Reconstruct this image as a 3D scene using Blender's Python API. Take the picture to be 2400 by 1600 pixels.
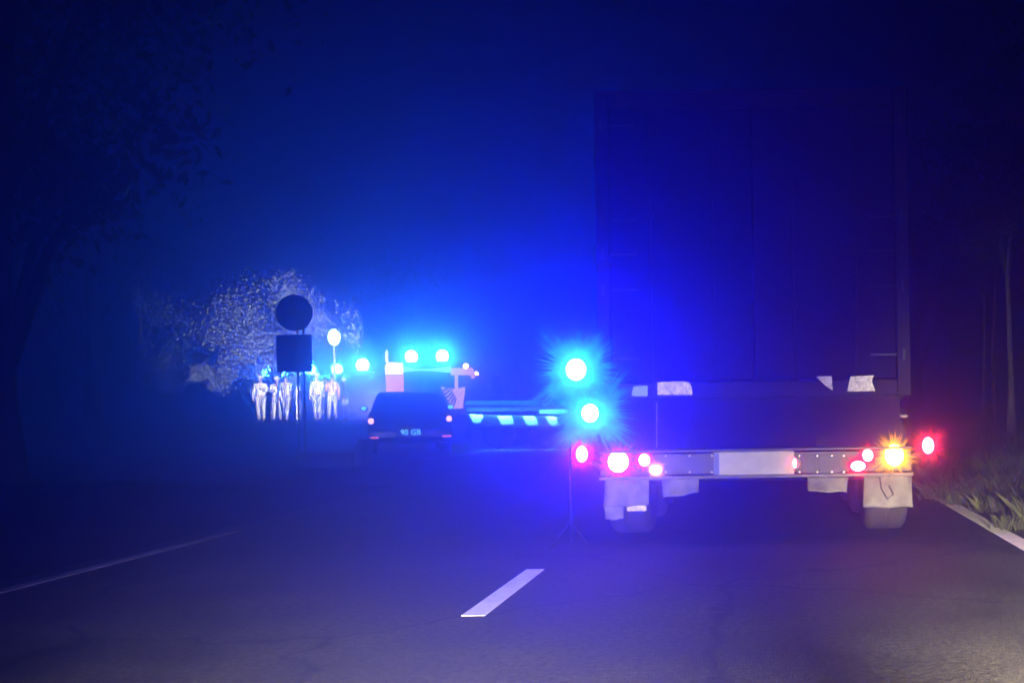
import bpy, bmesh, math, random
from mathutils import Vector, Matrix
random.seed(7)
R = math.radians
scene = bpy.context.scene
for o in list(bpy.data.objects):
    bpy.data.objects.remove(o)
COL = scene.collection

# ------------------------------------------------------------------ camera
F, VX, VY, H, ROLL = 2600.0, 1780.0, 930.0, 1.17, R(0.9)   # lens in photo pixels, aim point, eye height, roll
cam_d = bpy.data.cameras.new('camera')
cam = bpy.data.objects.new('camera', cam_d); COL.objects.link(cam)
cam.location = (0, 0, H)
cam.matrix_world = Matrix.Translation((0, 0, H)) @ Matrix.Rotation(R(90), 4, 'X') @ Matrix.Rotation(-ROLL, 4, 'Z')
cam_d.sensor_width = 36; cam_d.lens = 36 * F / 2400
cam_d.shift_x = (1200 - VX) / 2400; cam_d.shift_y = (VY - 800) / 2400
cam_d.clip_start = 0.05; cam_d.clip_end = 600
scene.camera = cam

# ------------------------------------------------------------------ night sky
world = bpy.data.worlds.new('World'); scene.world = world; world.use_nodes = True
wn = world.node_tree.nodes; wl = world.node_tree.links
sky = wn.new('ShaderNodeTexSky'); sky.sky_type = 'NISHITA'; sky.sun_disc = False
sky.sun_elevation = R(-8); sky.sun_rotation = R(200)
bgn = wn['Background']; bgn.inputs['Strength'].default_value = 0.02
wl.new(sky.outputs[0], bgn.inputs['Color'])

# ------------------------------------------------------------------ exposure
vs = scene.view_settings
vs.view_transform = 'Standard'; vs.look = 'None'; vs.exposure = 0.0; vs.gamma = 1.0
scene.cycles.use_denoising = True
scene.cycles.volume_bounces = 0
scene.cycles.max_bounces = 3
scene.cycles.sample_clamp_indirect = 4.0

# headlights of the vehicle the photograph was taken from (its nose is below the frame)
def spot(name, loc, target, power, angle, blend, color, radius=0.06, parent=None):
    d = bpy.data.lights.new(name, 'SPOT'); d.energy = power; d.spot_size = R(angle); d.spot_blend = blend
    d.color = color; d.shadow_soft_size = radius
    o = bpy.data.objects.new(name, d); COL.objects.link(o); o.location = loc
    o.rotation_euler = (Vector(target) - Vector(loc)).to_track_quat('-Z', 'Y').to_euler()
    return o
WARM = (1.0, 0.85, 0.58)
spot('headlight_beam', (-0.35, 0.9, 0.72), (-1.25, 4.9, -0.33), 9500, 60, 1.0, WARM)
spot('headlight_beam', (0.95, 0.9, 0.72), (2.2, 4.9, -0.24), 38000, 56, 1.0, WARM)

# ------------------------------------------------------------------ helpers
def P(px, py, Y):
    """a point Y metres up the road that the photograph shows at (px, py)"""
    dx, dy = px - VX, py - VY
    c, s = math.cos(ROLL), math.sin(ROLL)
    dx, dy = dx * c - dy * s, dx * s + dy * c
    return Vector((dx * Y / F, Y, H - dy * Y / F))

def tag(o, label=None, cat=None, group=None, kind=None):
    if label: o['label'] = label
    if cat: o['category'] = cat
    if group: o['group'] = group
    if kind: o['kind'] = kind
    return o

def empty(name, loc, rz=0):
    o = bpy.data.objects.new(name, None); COL.objects.link(o)
    o.location = loc; o.rotation_euler = (0, 0, rz); o.empty_display_size = 0.2
    return o

class MB:
    def __init__(s): s.v = []; s.f = []
    def add(s, vs_, fs_):
        n = len(s.v); s.v += [tuple(v) for v in vs_]; s.f += [tuple(i + n for i in f) for f in fs_]; return s
    def box(s, c, d, rz=0.0, taper=1.0):
        x, y, z = d[0] / 2, d[1] / 2, d[2] / 2; out = []
        for k, (a, b, e) in enumerate([(-1,-1,-1),(1,-1,-1),(1,1,-1),(-1,1,-1),(-1,-1,1),(1,-1,1),(1,1,1),(-1,1,1)]):
            t = taper if e > 0 else 1.0
            X, Y_ = a * x * t, b * y * t
            out.append((c[0] + X * math.cos(rz) - Y_ * math.sin(rz), c[1] + X * math.sin(rz) + Y_ * math.cos(rz), c[2] + e * z))
        return s.add(out, [(0,3,2,1),(4,5,6,7),(0,1,5,4),(1,2,6,5),(2,3,7,6),(3,0,4,7)])
    def tube(s, pts, rad, n=8, cap=True):
        pts = [Vector(p) for p in pts]; m = len(pts)
        if not hasattr(rad, '__len__'): rad = [rad] * m
        vs_ = []; fs_ = []
        for i, p in enumerate(pts):
            t = (pts[min(i + 1, m - 1)] - pts[max(i - 1, 0)]).normalized()
            a = Vector((0, 0, 1)) if abs(t.z) < 0.9 else Vector((1, 0, 0))
            u = t.cross(a).normalized(); w = t.cross(u)
            for k in range(n):
                th = 2 * math.pi * k / n
                vs_.append(p + (u * math.cos(th) + w * math.sin(th)) * rad[i])
        for i in range(m - 1):
            for k in range(n):
                k2 = (k + 1) % n
                fs_.append((i * n + k, i * n + k2, (i + 1) * n + k2, (i + 1) * n + k))
        if cap: fs_ += [tuple(range(n)), tuple((m - 1) * n + k for k in reversed(range(n)))]
        return s.add(vs_, fs_)
    def lathe(s, prof, o=(0, 0, 0), axis='x', n=24):
        """prof: (along, radius) pairs turned about the axis"""
        vs_ = []; fs_ = []; m = len(prof)
        for a, r in prof:
            for k in range(n):
                th = 2 * math.pi * k / n; c, d = r * math.cos(th), r * math.sin(th)
                q = {'x': (a, c, d), 'y': (c, a, d), 'z': (c, d, a)}[axis]
                vs_.append((o[0] + q[0], o[1] + q[1], o[2] + q[2]))
        for i in range(m - 1):
            for k in range(n):
                k2 = (k + 1) % n
                fs_.append((i * n + k, i * n + k2, (i + 1) * n + k2, (i + 1) * n + k))
        if prof[0][1] > 1e-5: fs_.append(tuple(range(n)))
        if prof[-1][1] > 1e-5: fs_.append(tuple((m - 1) * n + k for k in reversed(range(n))))
        return s.add(vs_, fs_)
    def prism(s, poly, a, b, axis='x', inset=None):
        """extrude a 2-D outline along an axis from a to b; inset(u,v)->offset pulls the ends in"""
        m = len(poly); vs_ = []
        for e, t in ((0, a), (1, b)):
            for u, v in poly:
                k = inset(u, v) if inset else 0
                tt = t + (k if e == 0 else -k)
                vs_.append({'x': (tt, u, v), 'y': (u, tt, v), 'z': (u, v, tt)}[axis])
        fs_ = [tuple(range(m)), tuple(m + i for i in reversed(range(m)))]
        for i in range(m):
            j = (i + 1) % m; fs_.append((i, i + m, j + m, j))
        return s.add(vs_, fs_)
    def ball(s, c, r, n=10, m=7):
        if not hasattr(r, '__len__'): r = (r, r, r)
        vs_ = [(c[0], c[1], c[2] + r[2])]; fs_ = []
        for i in range(1, m):
            ph = math.pi * i / m
            for k in range(n):
                th = 2 * math.pi * k / n
                vs_.append((c[0] + r[0] * math.sin(ph) * math.cos(th), c[1] + r[1] * math.sin(ph) * math.sin(th), c[2] + r[2] * math.cos(ph)))
        vs_.append((c[0], c[1], c[2] - r[2])); L = len(vs_) - 1
        for k in range(n):
            k2 = (k + 1) % n
            fs_.append((0, 1 + k, 1 + k2)); fs_.append((L, L - n + k2, L - n + k))
            for i in range(m - 2):
                a = 1 + i * n; fs_.append((a + k, a + n + k, a + n + k2, a + k2))
        return s.add(vs_, fs_)
    def build(s, name, mat, parent=None, smooth=False, bevel=0, loc=None, seg=2):
        me = bpy.data.meshes.new(name); me.from_pydata(s.v, [], s.f); me.update()
        bm = bmesh.new(); bm.from_mesh(me); bmesh.ops.recalc_face_normals(bm, faces=bm.faces); bm.to_mesh(me); bm.free()
        me.materials.append(M[mat] if isinstance(mat, str) else mat)
        o = bpy.data.objects.new(name, me); COL.objects.link(o)
        if parent: o.parent = parent
        if loc is not None: o.location = loc
        if smooth:
            for p in me.polygons: p.use_smooth = True
        if bevel:
            b = o.modifiers.new('bevel', 'BEVEL'); b.width = bevel; b.segments = seg; b.limit_method = 'ANGLE'; b.angle_limit = R(30)
        return o

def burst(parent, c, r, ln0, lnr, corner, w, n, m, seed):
    """thin radial fins added round a lens to draw its glare halo, unequal in length"""
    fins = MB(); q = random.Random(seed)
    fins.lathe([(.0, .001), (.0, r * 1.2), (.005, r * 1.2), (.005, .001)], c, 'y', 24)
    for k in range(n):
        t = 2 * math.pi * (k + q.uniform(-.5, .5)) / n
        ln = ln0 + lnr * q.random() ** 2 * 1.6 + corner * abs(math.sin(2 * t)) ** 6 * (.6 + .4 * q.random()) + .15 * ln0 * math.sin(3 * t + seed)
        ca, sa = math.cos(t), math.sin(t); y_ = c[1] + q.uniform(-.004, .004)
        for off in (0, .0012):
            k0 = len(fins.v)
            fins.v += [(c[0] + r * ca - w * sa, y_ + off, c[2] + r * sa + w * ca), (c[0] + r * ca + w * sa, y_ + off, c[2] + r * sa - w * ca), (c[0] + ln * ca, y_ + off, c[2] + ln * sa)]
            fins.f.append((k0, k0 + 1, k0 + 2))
    o = fins.build('glare_fins', m, parent); o['kind'] = 'stuff'  # added fins: the lens glare built as a shape
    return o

def part_box(name, c, d, mat, parent, bevel=0.0, rz=0, taper=1.0):
    return MB().box(c, d, rz, taper).build(name, mat, parent, bevel=bevel)

# ------------------------------------------------------------------ materials
M = {}
def mat(name, col, rough=0.6, metal=0.0, var=0.25, scale=6.0, bump=0.0, bscale=40.0, spec=0.5, coat=0.0, dirt=None):
    m = bpy.data.materials.new(name); m.use_nodes = True
    nt = m.node_tree; N = nt.nodes; L = nt.links; b = N['Principled BSDF']
    tc = N.new('ShaderNodeTexCoord'); nz = N.new('ShaderNodeTexNoise')
    nz.inputs['Scale'].default_value = scale; nz.inputs['Detail'].default_value = 6
    L.new(tc.outputs['Object'], nz.inputs['Vector'])
    rp = N.new('ShaderNodeValToRGB')
    lo = tuple(c * (1 - var) for c in col); hi = tuple(min(1, c * (1 + var)) for c in col)
    if dirt: lo = dirt
    rp.color_ramp.elements[0].position = 0.3; rp.color_ramp.elements[1].position = 0.7
    rp.color_ramp.elements[0].color = (*lo, 1); rp.color_ramp.elements[1].color = (*hi, 1)
    L.new(nz.outputs['Fac'], rp.inputs['Fac']); L.new(rp.outputs['Color'], b.inputs['Base Color'])
    b.inputs['Roughness'].default_value = rough; b.inputs['Metallic'].default_value = metal
    b.inputs['Specular IOR Level'].default_value = spec; b.inputs['Coat Weight'].default_value = coat
    if bump:
        n2 = N.new('ShaderNodeTexNoise'); n2.inputs['Scale'].default_value = bscale; n2.inputs['Detail'].default_value = 5
        L.new(tc.outputs['Object'], n2.inputs['Vector'])
        bp = N.new('ShaderNodeBump'); bp.inputs['Strength'].default_value = bump; bp.inputs['Distance'].default_value = 0.02
        L.new(n2.outputs['Fac'], bp.inputs['Height']); L.new(bp.outputs['Normal'], b.inputs['Normal'])
    M[name] = m
    return m
def glow(name, col, strength, weak=False):
    m = bpy.data.materials.new(name); m.use_nodes = True
    N = m.node_tree.nodes; N.clear()
    e = N.new('ShaderNodeEmission'); o = N.new('ShaderNodeOutputMaterial')
    e.inputs['Color'].default_value = (*col, 1); e.inputs['Strength'].default_value = strength
    m.node_tree.links.new(e.outputs[0], o.inputs['Surface'])
    M[name] = m
    if weak: m.cycles.emission_sampling = 'NONE'
    return m

mat('soil', (0.030, 0.028, 0.018), 0.95, spec=0.05, var=0.5, scale=1.2, bump=0.6, bscale=6)
mat('paint_line', (0.92, 0.91, 0.88), 0.55, var=0.08, scale=9, bump=0.3, bscale=90, dirt=(0.74, 0.73, 0.70))
mat('old_line', (0.20, 0.195, 0.19), 0.7, var=0.2, scale=5, dirt=(0.05, 0.05, 0.049))
mat('tarp', (0.004, 0.0045, 0.012), 0.8, var=0.3, scale=3, bump=0.25, bscale=5, spec=0.1)
mat('dark_steel', (0.009, 0.009, 0.012), 0.75, 0.0, var=0.4, scale=9, bump=0.1, spec=0.15)
mat('grey_steel', (0.034, 0.033, 0.034), 0.55, 0.1, var=0.35, scale=14, bump=0.15, dirt=(0.02, 0.019, 0.02))
mat('bare_steel', (0.42, 0.41, 0.40), 0.45, 0.5, var=0.25, scale=20)
mat('hinge_steel', (0.04, 0.04, 0.045), 0.7, var=0.3)
mat('lip_steel', (0.11, 0.105, 0.10), 0.6, var=0.35, scale=14, bump=0.2, dirt=(0.06, 0.055, 0.05))
mat('rubber', (0.032, 0.031, 0.03), 0.85, var=0.4, scale=15, bump=0.3, bscale=60)
mat('flap', (0.19, 0.183, 0.172), 0.75, var=0.2, scale=8, bump=0.25, bscale=20, dirt=(0.07, 0.066, 0.06))
mat('flap_print', (0.05, 0.04, 0.04), 0.8)
mat('reflector', (0.72, 0.69, 0.62), 0.5, var=0.2, scale=40, bump=0.3, bscale=120, dirt=(0.32, 0.31, 0.30))
mat('fin_glare_teal', (0.01, 0.26, 0.002), 0.8, var=0.4, scale=14, spec=0.03)  # colour of the added fins that draw the blue lamps' glare
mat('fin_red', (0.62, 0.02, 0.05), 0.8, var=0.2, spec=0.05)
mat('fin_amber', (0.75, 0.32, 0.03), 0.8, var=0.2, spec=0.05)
mat('plate_white', (0.30, 0.295, 0.275), 0.5, var=0.12, scale=12)
mat('plate_blue', (0.02, 0.04, 0.30), 0.5)
mat('plate_print', (0.35, 0.55, 0.75), 0.5, var=0.1)
mat('black_plastic', (0.015, 0.015, 0.017), 0.45, var=0.2)
mat('car_paint', (0.010, 0.012, 0.028), 0.28, var=0.1, coat=0.6)
mat('glass_dark', (0.008, 0.010, 0.014), 0.08, var=0.1)
mat('white_paint', (0.72, 0.72, 0.72), 0.4, var=0.08, scale=3)
mat('red_paint', (0.50, 0.03, 0.03), 0.4, var=0.15, scale=3)
mat('pink_panel', (0.72, 0.42, 0.48), 0.5, var=0.1)
mat('stripe_red', (0.42, 0.10, 0.16), 0.5, var=0.1)
mat('deck_blue', (0.14, 0.32, 0.50), 0.45, var=0.2, scale=4)
mat('body_blue', (0.012, 0.02, 0.07), 0.45, var=0.2)
mat('sign_back', (0.02, 0.021, 0.028), 0.7, 0.0, var=0.15)
mat('post_grey', (0.22, 0.22, 0.23), 0.5, 0.2, var=0.2)
mat('bark', (0.05, 0.042, 0.035), 0.9, var=0.45, scale=9, bump=0.6, bscale=20)
mat('birch_bark', (0.42, 0.41, 0.38), 0.85, var=0.15, scale=7, bump=0.3, dirt=(0.06, 0.055, 0.05))
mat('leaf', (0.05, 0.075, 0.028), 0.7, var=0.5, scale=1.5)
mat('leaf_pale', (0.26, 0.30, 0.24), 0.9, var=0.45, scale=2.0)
mat('grass', (0.050, 0.056, 0.022), 0.9, var=0.6, scale=3, spec=0.1)
mat('stone', (0.26, 0.25, 0.22), 0.9, var=0.3, scale=5, bump=0.5)
mat('concrete', (0.09, 0.09, 0.10), 0.85, var=0.25, scale=4, bump=0.3)
mat('skin', (0.45, 0.28, 0.21), 0.6, var=0.1)
mat('vest', (0.70, 0.72, 0.66), 0.55, var=0.1, scale=10)
mat('vest_orange', (0.70, 0.30, 0.16), 0.6, var=0.1, scale=10)
mat('trousers', (0.40, 0.40, 0.40), 0.8, var=0.3, scale=10)
mat('trousers_dark', (0.07, 0.07, 0.09), 0.8, var=0.3, scale=10)
mat('trousers_pale', (0.62, 0.61, 0.58), 0.8, var=0.2, scale=10)
mat('jacket_dark', (0.05, 0.055, 0.09), 0.8, var=0.3, scale=10)
mat('band', (0.82, 0.82, 0.80), 0.35, var=0.05)
mat('boots', (0.03, 0.03, 0.03), 0.6)
mat('helmet', (0.75, 0.75, 0.70), 0.35, var=0.05)
mat('hair', (0.03, 0.02, 0.015), 0.8)

BLUE = (0.010, 0.060, 1.0)
CYAN = (0.05, 0.45, 1.0)
glow('lamp_blue', (0.005, 0.019, 1.0), 2000)
glow('lamp_blue_far', (0.022, 0.32, 1.0), 1150)
glow('lamp_blue_van', (0.022, 0.34, 1.0), 1100)
glow('lamp_red', (1.0, 0.045, 0.050), 90)
glow('lamp_red_side', (1.0, 0.024, 0.040), 140)
glow('lamp_brake', (1.0, 0.12, 0.11), 48)
glow('lamp_warm', (1.0, 0.34, 0.16), 45)
glow('lamp_amber', (1.0, 0.33, 0.02), 75)
glow('lamp_yellow', (1.0, 0.45, 0.12), 45)
glow('lamp_car_tail', (1.0, 0.45, 0.38), 6, True)
glow('reflector_glow', (1.0, 0.16, 0.18), 3.0, True)
glow('lamp_mark', (0.75, 0.85, 1.0), 5, True)
glow('cyan_glow', (0.18, 0.75, 1.0), 4, True)
glow('lamp_flood', (0.60, 0.95, 1.0), 40)
glow('lamp_pink', (1.0, 0.34, 0.55), 60)
glow('fill_lamp', (0.14, 0.70, 0.75), 170)
glow('rail_glow', (0.02, 0.26, 0.75), 3.0, True)
glow('lamp_tail_panel', (1.0, 0.26, 0.62), 4.2)
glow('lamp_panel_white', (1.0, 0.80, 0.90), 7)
glow('lamp_bar', (0.35, 0.85, 1.0), 3.5)
glow('hatch_glow', (1.0, 0.50, 0.85), 3.0, True)  # lit look of panel and pillar put in as glow
glow('arm_glow', (1.0, 0.42, 0.70), 3.2, True)  # lit look of the arm put in as glow
glow('lamp_head', (0.9, 0.95, 1.0), 120, True)

# asphalt: dark, damp, fine-grained, with worn patches
def asphalt():
    m = bpy.data.materials.new('asphalt'); m.use_nodes = True
    nt = m.node_tree; N = nt.nodes; L = nt.links; b = N['Principled BSDF']
    tc = N.new('ShaderNodeTexCoord')
    big = N.new('ShaderNodeTexNoise'); big.inputs['Scale'].default_value = 1.1; big.inputs['Detail'].default_value = 8; big.inputs['Roughness'].default_value = 0.65
    fine = N.new('ShaderNodeTexNoise'); fine.inputs['Scale'].default_value = 26; fine.inputs['Detail'].default_value = 9; fine.inputs['Roughness'].default_value = 0.8
    vor = N.new('ShaderNodeTexVoronoi'); vor.inputs['Scale'].default_value = 110
    for n in (big, fine, vor): L.new(tc.outputs['Object'], n.inputs['Vector'])
    r1 = N.new('ShaderNodeValToRGB'); r1.color_ramp.elements[0].position = 0.32; r1.color_ramp.elements[1].position = 0.72
    r1.color_ramp.elements[0].color = (0.022, 0.0215, 0.0205, 1); r1.color_ramp.elements[1].color = (0.070, 0.067, 0.062, 1)
    L.new(big.outputs['Fac'], r1.inputs['Fac'])
    r2 = N.new('ShaderNodeValToRGB'); r2.color_ramp.elements[0].position = 0.38; r2.color_ramp.elements[1].position = 0.64
    r2.color_ramp.elements[0].color = (0.30, 0.30, 0.30, 1); r2.color_ramp.elements[1].color = (1.9, 1.86, 1.8, 1)
    L.new(fine.outputs['Fac'], r2.inputs['Fac'])
    mx = N.new('ShaderNodeMix'); mx.data_type = 'RGBA'; mx.blend_type = 'MULTIPLY'; mx.inputs['Factor'].default_value = 1
    L.new(r1.outputs['Color'], mx.inputs['A']); L.new(r2.outputs['Color'], mx.inputs['B'])
    # thin tar-dark cracks
    wob = N.new('ShaderNodeTexNoise'); wob.inputs['Scale'].default_value = 2.2; wob.inputs['Detail'].default_value = 6
    L.new(tc.outputs['Object'], wob.inputs['Vector'])
    mv = N.new('ShaderNodeMix'); mv.data_type = 'RGBA'; mv.blend_type = 'ADD'; mv.inputs['Factor'].default_value = 0.55
    L.new(tc.outputs['Object'], mv.inputs['A']); L.new(wob.outputs['Color'], mv.inputs['B'])
    ck = N.new('ShaderNodeTexVoronoi'); ck.feature = 'DISTANCE_TO_EDGE'; ck.inputs['Scale'].default_value = 0.42
    L.new(mv.outputs['Result'], ck.inputs['Vector'])
    cr = N.new('ShaderNodeValToRGB'); cr.color_ramp.elements[0].position = 0.0; cr.color_ramp.elements[1].position = 0.016
    cr.color_ramp.elements[0].color = (0.35, 0.35, 0.35, 1); cr.color_ramp.elements[1].color = (1, 1, 1, 1)
    L.new(ck.outputs['Distance'], cr.inputs['Fac'])
    m3 = N.new('ShaderNodeMix'); m3.data_type = 'RGBA'; m3.blend_type = 'MULTIPLY'; m3.inputs['Factor'].default_value = 1
    L.new(mx.outputs['Result'], m3.inputs['A']); L.new(cr.outputs['Color'], m3.inputs['B'])
    L.new(m3.outputs['Result'], b.inputs['Base Color'])
    rr = N.new('ShaderNodeMapRange'); rr.inputs['From Min'].default_value = 0.3; rr.inputs['From Max'].default_value = 0.7
    rr.inputs['To Min'].default_value = 0.60; rr.inputs['To Max'].default_value = 0.90
    L.new(big.outputs['Fac'], rr.inputs['Value']); L.new(rr.outputs['Result'], b.inputs['Roughness'])
    ad = N.new('ShaderNodeMath'); ad.operation = 'ADD'; L.new(fine.outputs['Fac'], ad.inputs[0]); L.new(vor.outputs['Distance'], ad.inputs[1])
    bp = N.new('ShaderNodeBump'); bp.inputs['Strength'].default_value = 1.0; bp.inputs['Distance'].default_value = 0.03
    L.new(ad.outputs[0], bp.inputs['Height']); L.new(bp.outputs['Normal'], b.inputs['Normal'])
    b.inputs['Specular IOR Level'].default_value = 0.14
    M['asphalt'] = m
asphalt()

# ------------------------------------------------------------------ ground, road, markings
def sst(a, b, x):
    t = max(0, min(1, (x - a) / (b - a))); return t * t * (3 - 2 * t)
def ground_z(x, y):
    z = 0.50 * sst(30, 42, y) * sst(-9.0, -13.5, x) + 1.2 * sst(-26, -45, x) * sst(10, 40, y)
    z += 0.32 * sst(2.6, 5.5, x) + 0.25 * sst(6, 16, x)
    if x < -5.2 and y < 17: z += 0.25 * sst(-5.2, -8, x) * sst(17, 14, y)
    return z - 0.03
xs = [-85, -65, -50, -42, -36, -32, -28, -25, -22, -19, -16, -14.5, -13, -11.5, -10, -8.5, -7, -6, -5.3, -4.9, -3, 0, 2.0, 2.25, 2.6, 3.0, 3.5, 4.2, 5, 6, 8, 11, 15, 22, 32, 45, 65, 85]
ys = [-15, -6, 0, 3, 5, 7, 9, 11, 13, 14, 15, 16, 17, 18, 20, 23, 27, 30, 33, 36, 39, 42, 46, 52, 60, 70, 85, 100, 120, 150]
g = MB()
rg = random.Random(3)
for y in ys:
    for x in xs:
        jit = 0.05 * (rg.random() - .5) if (x < -5.5 or x > 2.7) else 0
        g.v.append((x, y, ground_z(x, y) + jit))
nx = len(xs)
for j in range(len(ys) - 1):
    for i in range(nx - 1):
        g.f.append((j * nx + i, j * nx + i + 1, (j + 1) * nx + i + 1, (j + 1) * nx + i))
tag(g.build('ground', 'soil', smooth=True), kind='structure')

def sheet(name, pts, z, m, th=0.03):
    mb = MB(); mb.prism(pts, z - th, z, 'z')
    return mb.build(name, m)
road = sheet('road', [(-5.15, -12), (2.28, -12), (2.28, 140), (-5.15, 140)], 0.0, 'asphalt')
tag(road, kind='structure')
side = sheet('side_road', [(-5.15, 15.5), (-5.15, 44), (-9.5, 44), (-9.3, 30), (-10.6, 24), (-9.4, 19)], -0.004, 'asphalt', 0.022)
tag(side, kind='structure')
hill = MB(); hill.v = [(-9.2, 29.9, 0.0), (-9.2, 44, 0.0), (-13.5, 33, .3), (-13.5, 44, .53)]
sheet('edge_line', [(1.94, -8), (2.09, -8), (2.09, 120), (1.94, 120)], 0.006, 'paint_line', 0.004)['kind'] = 'structure'
sheet('edge_line', [(-4.93, -8), (-4.83, -8), (-4.83, 10.4), (-4.93, 10.1)], 0.006, 'old_line', 0.004)['kind'] = 'structure'
for k, y in enumerate((6.05, 18.2, 30, 42)):
    d = sheet('centre_dash', [(-1.645, y), (-1.515, y), (-1.505, y + 1.62), (-1.63, y + 1.62)], 0.006, 'paint_line', 0.004)
    d['kind'] = 'structure'
a, b_ = P(1135, 1052, 26.2), P(1345, 1049, 26.2)
sheet('stop_line', [(a.x, 26.1), (b_.x, 26.1), (b_.x, 26.4), (a.x, 26.4)], 0.006, 'paint_line', 0.006)['kind'] = 'structure'
sheet('turn_line', [(a.x - .45, 22.7), (a.x - .3, 22.7), (a.x + .08, 26.05), (a.x - .07, 26.05)], 0.006, 'old_line', 0.006)['kind'] = 'structure'

# ------------------------------------------------------------------ wheels
def wheel(parent, x, y, z, r, w, rim_mat='bare_steel', tread=True):
    t = MB()
    hw = w / 2
    prof = [(-hw * .80, r * .60), (-hw, r * .74), (-hw * .98, r * .90), (-hw * .80, r * .985)]
    if tread:
        for q in (-.55, -.5, -.44, -.18, -.12, -.06, .06, .12, .18, .44, .5, .55):
            deep = abs(q) in (.5, .12)
            prof.append((hw * q, r * (.972 if deep else 1.0)))
    prof += [(hw * .80, r * .985), (hw * .98, r * .90), (hw, r * .74), (hw * .80, r * .60)]
    t.lathe(prof, (x, y, z), 'x', 28)
    ty = t.build('tyre', 'rubber', parent, smooth=True)
    m = MB().lathe([(-hw * .75, r * .605), (-hw * .8, r * .55), (-hw * .3, r * .50), (-hw * .25, r * .22), (-hw * .6, r * .18), (-hw * .6, 0.001)], (x, y, z), 'x', 20)
    m.lathe([(hw * .75, r * .605), (hw * .8, r * .55), (hw * .3, r * .50), (hw * .25, r * .22), (hw * .6, r * .18), (hw * .6, 0.001)], (x, y, z), 'x', 20)
    m.build('rim', rim_mat, ty, smooth=False)
    return ty

# ------------------------------------------------------------------ the trailer in our lane
TY = 9.03; K = F / TY
trc = P(1772, 1100, TY).x
tr = empty('lorry_trailer', (trc, TY, 0))
tag(tr, 'dark tall box trailer seen from behind with lit red and amber lamps and pale mudflaps', 'trailer')
def T(px, py, dy=0.0):
    p = P(px, py, TY); return (p.x - trc, dy, p.z)
HW = 1.275; ZT = 3.68; ZF = 1.16; LEN = 11.5
# box body: floor, side walls, roof, rear frame, doors
part_box('side_wall', (-HW + .03, LEN / 2 + .05, (ZT + ZF) / 2), (.05, LEN - .1, ZT - ZF - .1), 'tarp', tr)
part_box('side_wall', (HW - .03, LEN / 2 + .05, (ZT + ZF) / 2), (.05, LEN - .1, ZT - ZF - .1), 'tarp', tr)
part_box('roof', (0, LEN / 2 + .05, ZT - .03), (2 * HW - .12, LEN - .1, .05), 'tarp', tr)
part_box('floor', (0, LEN / 2 + .05, ZF + .02), (2 * HW - .12, LEN - .1, .08), 'dark_steel', tr)
part_box('front_wall', (0, LEN - .02, (ZT + ZF) / 2), (2 * HW - .12, .04, ZT - ZF - .12), 'tarp', tr)
fr = MB()
for s in (-1, 1): fr.box((s * (HW - .055), .06, (ZT + ZF) / 2), (.11, .12, ZT - ZF))
fr.box((0, .06, ZT - .07), (2 * HW - .22, .118, .14)); fr.box((0, .06, ZF + .07), (2 * HW - .22, .118, .14))
fr.build('rear_frame', 'dark_steel', tr, bevel=.012)
for s in (-1, 1):
    dr = MB(); cx = s * (HW - .11) / 2
    dr.box((cx, .07, (ZT + ZF) / 2), (HW - .125, .04, ZT - ZF - .30))
    d = dr.build('door', 'tarp', tr, bevel=.006)
    for q in (.28, .72):                                            # locking bars with keepers
        x = s * (HW - .11) * q
        rod = MB().tube([(x, .035, ZF + .06), (x, .035, ZT - .08)], .013, 8)
        for z in (ZF + .12, ZF + .75, ZF + 1.5, ZT - .16): rod.box((x, .04, z), (.075, .035, .05))
        rod.build('locking_bar', 'dark_steel', d)
    MB().tube([(s * .33, .02, ZF + .62), (s * .60, .02, ZF + .60)], .011, 6).build('handle', 'dark_steel', d)
    for z in (1.50, 2.06, 2.35, 2.63, 3.40):                        # hinges at the outer edge
        hb = MB().box((s * (HW - .19), .038, z), (.27, .018, .014)); hb.tube([(s * (HW - .055), -.008, z - .045), (s * (HW - .055), -.008, z + .045)], .016, 8)
        hb.build('hinge', 'hinge_steel', d)
# reflective plates across the sill
def quad_plate(name, pts, th, m, parent, dy=-.006):
    mb = MB(); q = [T(*p) for p in pts]
    mb.prism([(p[0], p[2]) for p in q], dy - th, dy, 'y'); return mb.build(name, m, parent)
quad_plate('reflective_plate', [(1541, 896), (1600, 893), (1616, 897), (1622, 908), (1623, 925), (1541, 925)], .004, 'reflector', tr)
quad_plate('reflective_plate', [(1912, 882), (1949, 881), (1952, 915), (1934, 903)], .004, 'reflector', tr)
quad_plate('reflective_plate', [(1993, 882), (2048, 879), (2043, 893), (2051, 916), (1985, 917)], .004, 'reflector', tr)
quad_plate('side_plate', [(1485, 905), (1518, 903), (1518, 928), (1480, 928)], .004, 'deck_blue', tr)
# chassis
for s in (-1, 1):
    part_box('chassis_rail', (s * .55, LEN / 2 + .1, .98), (.14, LEN - .2, .32), 'dark_steel', tr)
part_box('rear_panel', (0, .14, .94), (2 * HW - .16, .03, .40), 'tarp', tr)
MB().tube([T(1536, 935, .11), T(1536, 1050, .11)], .006, 6).build('cable', 'post_grey', tr)
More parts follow.
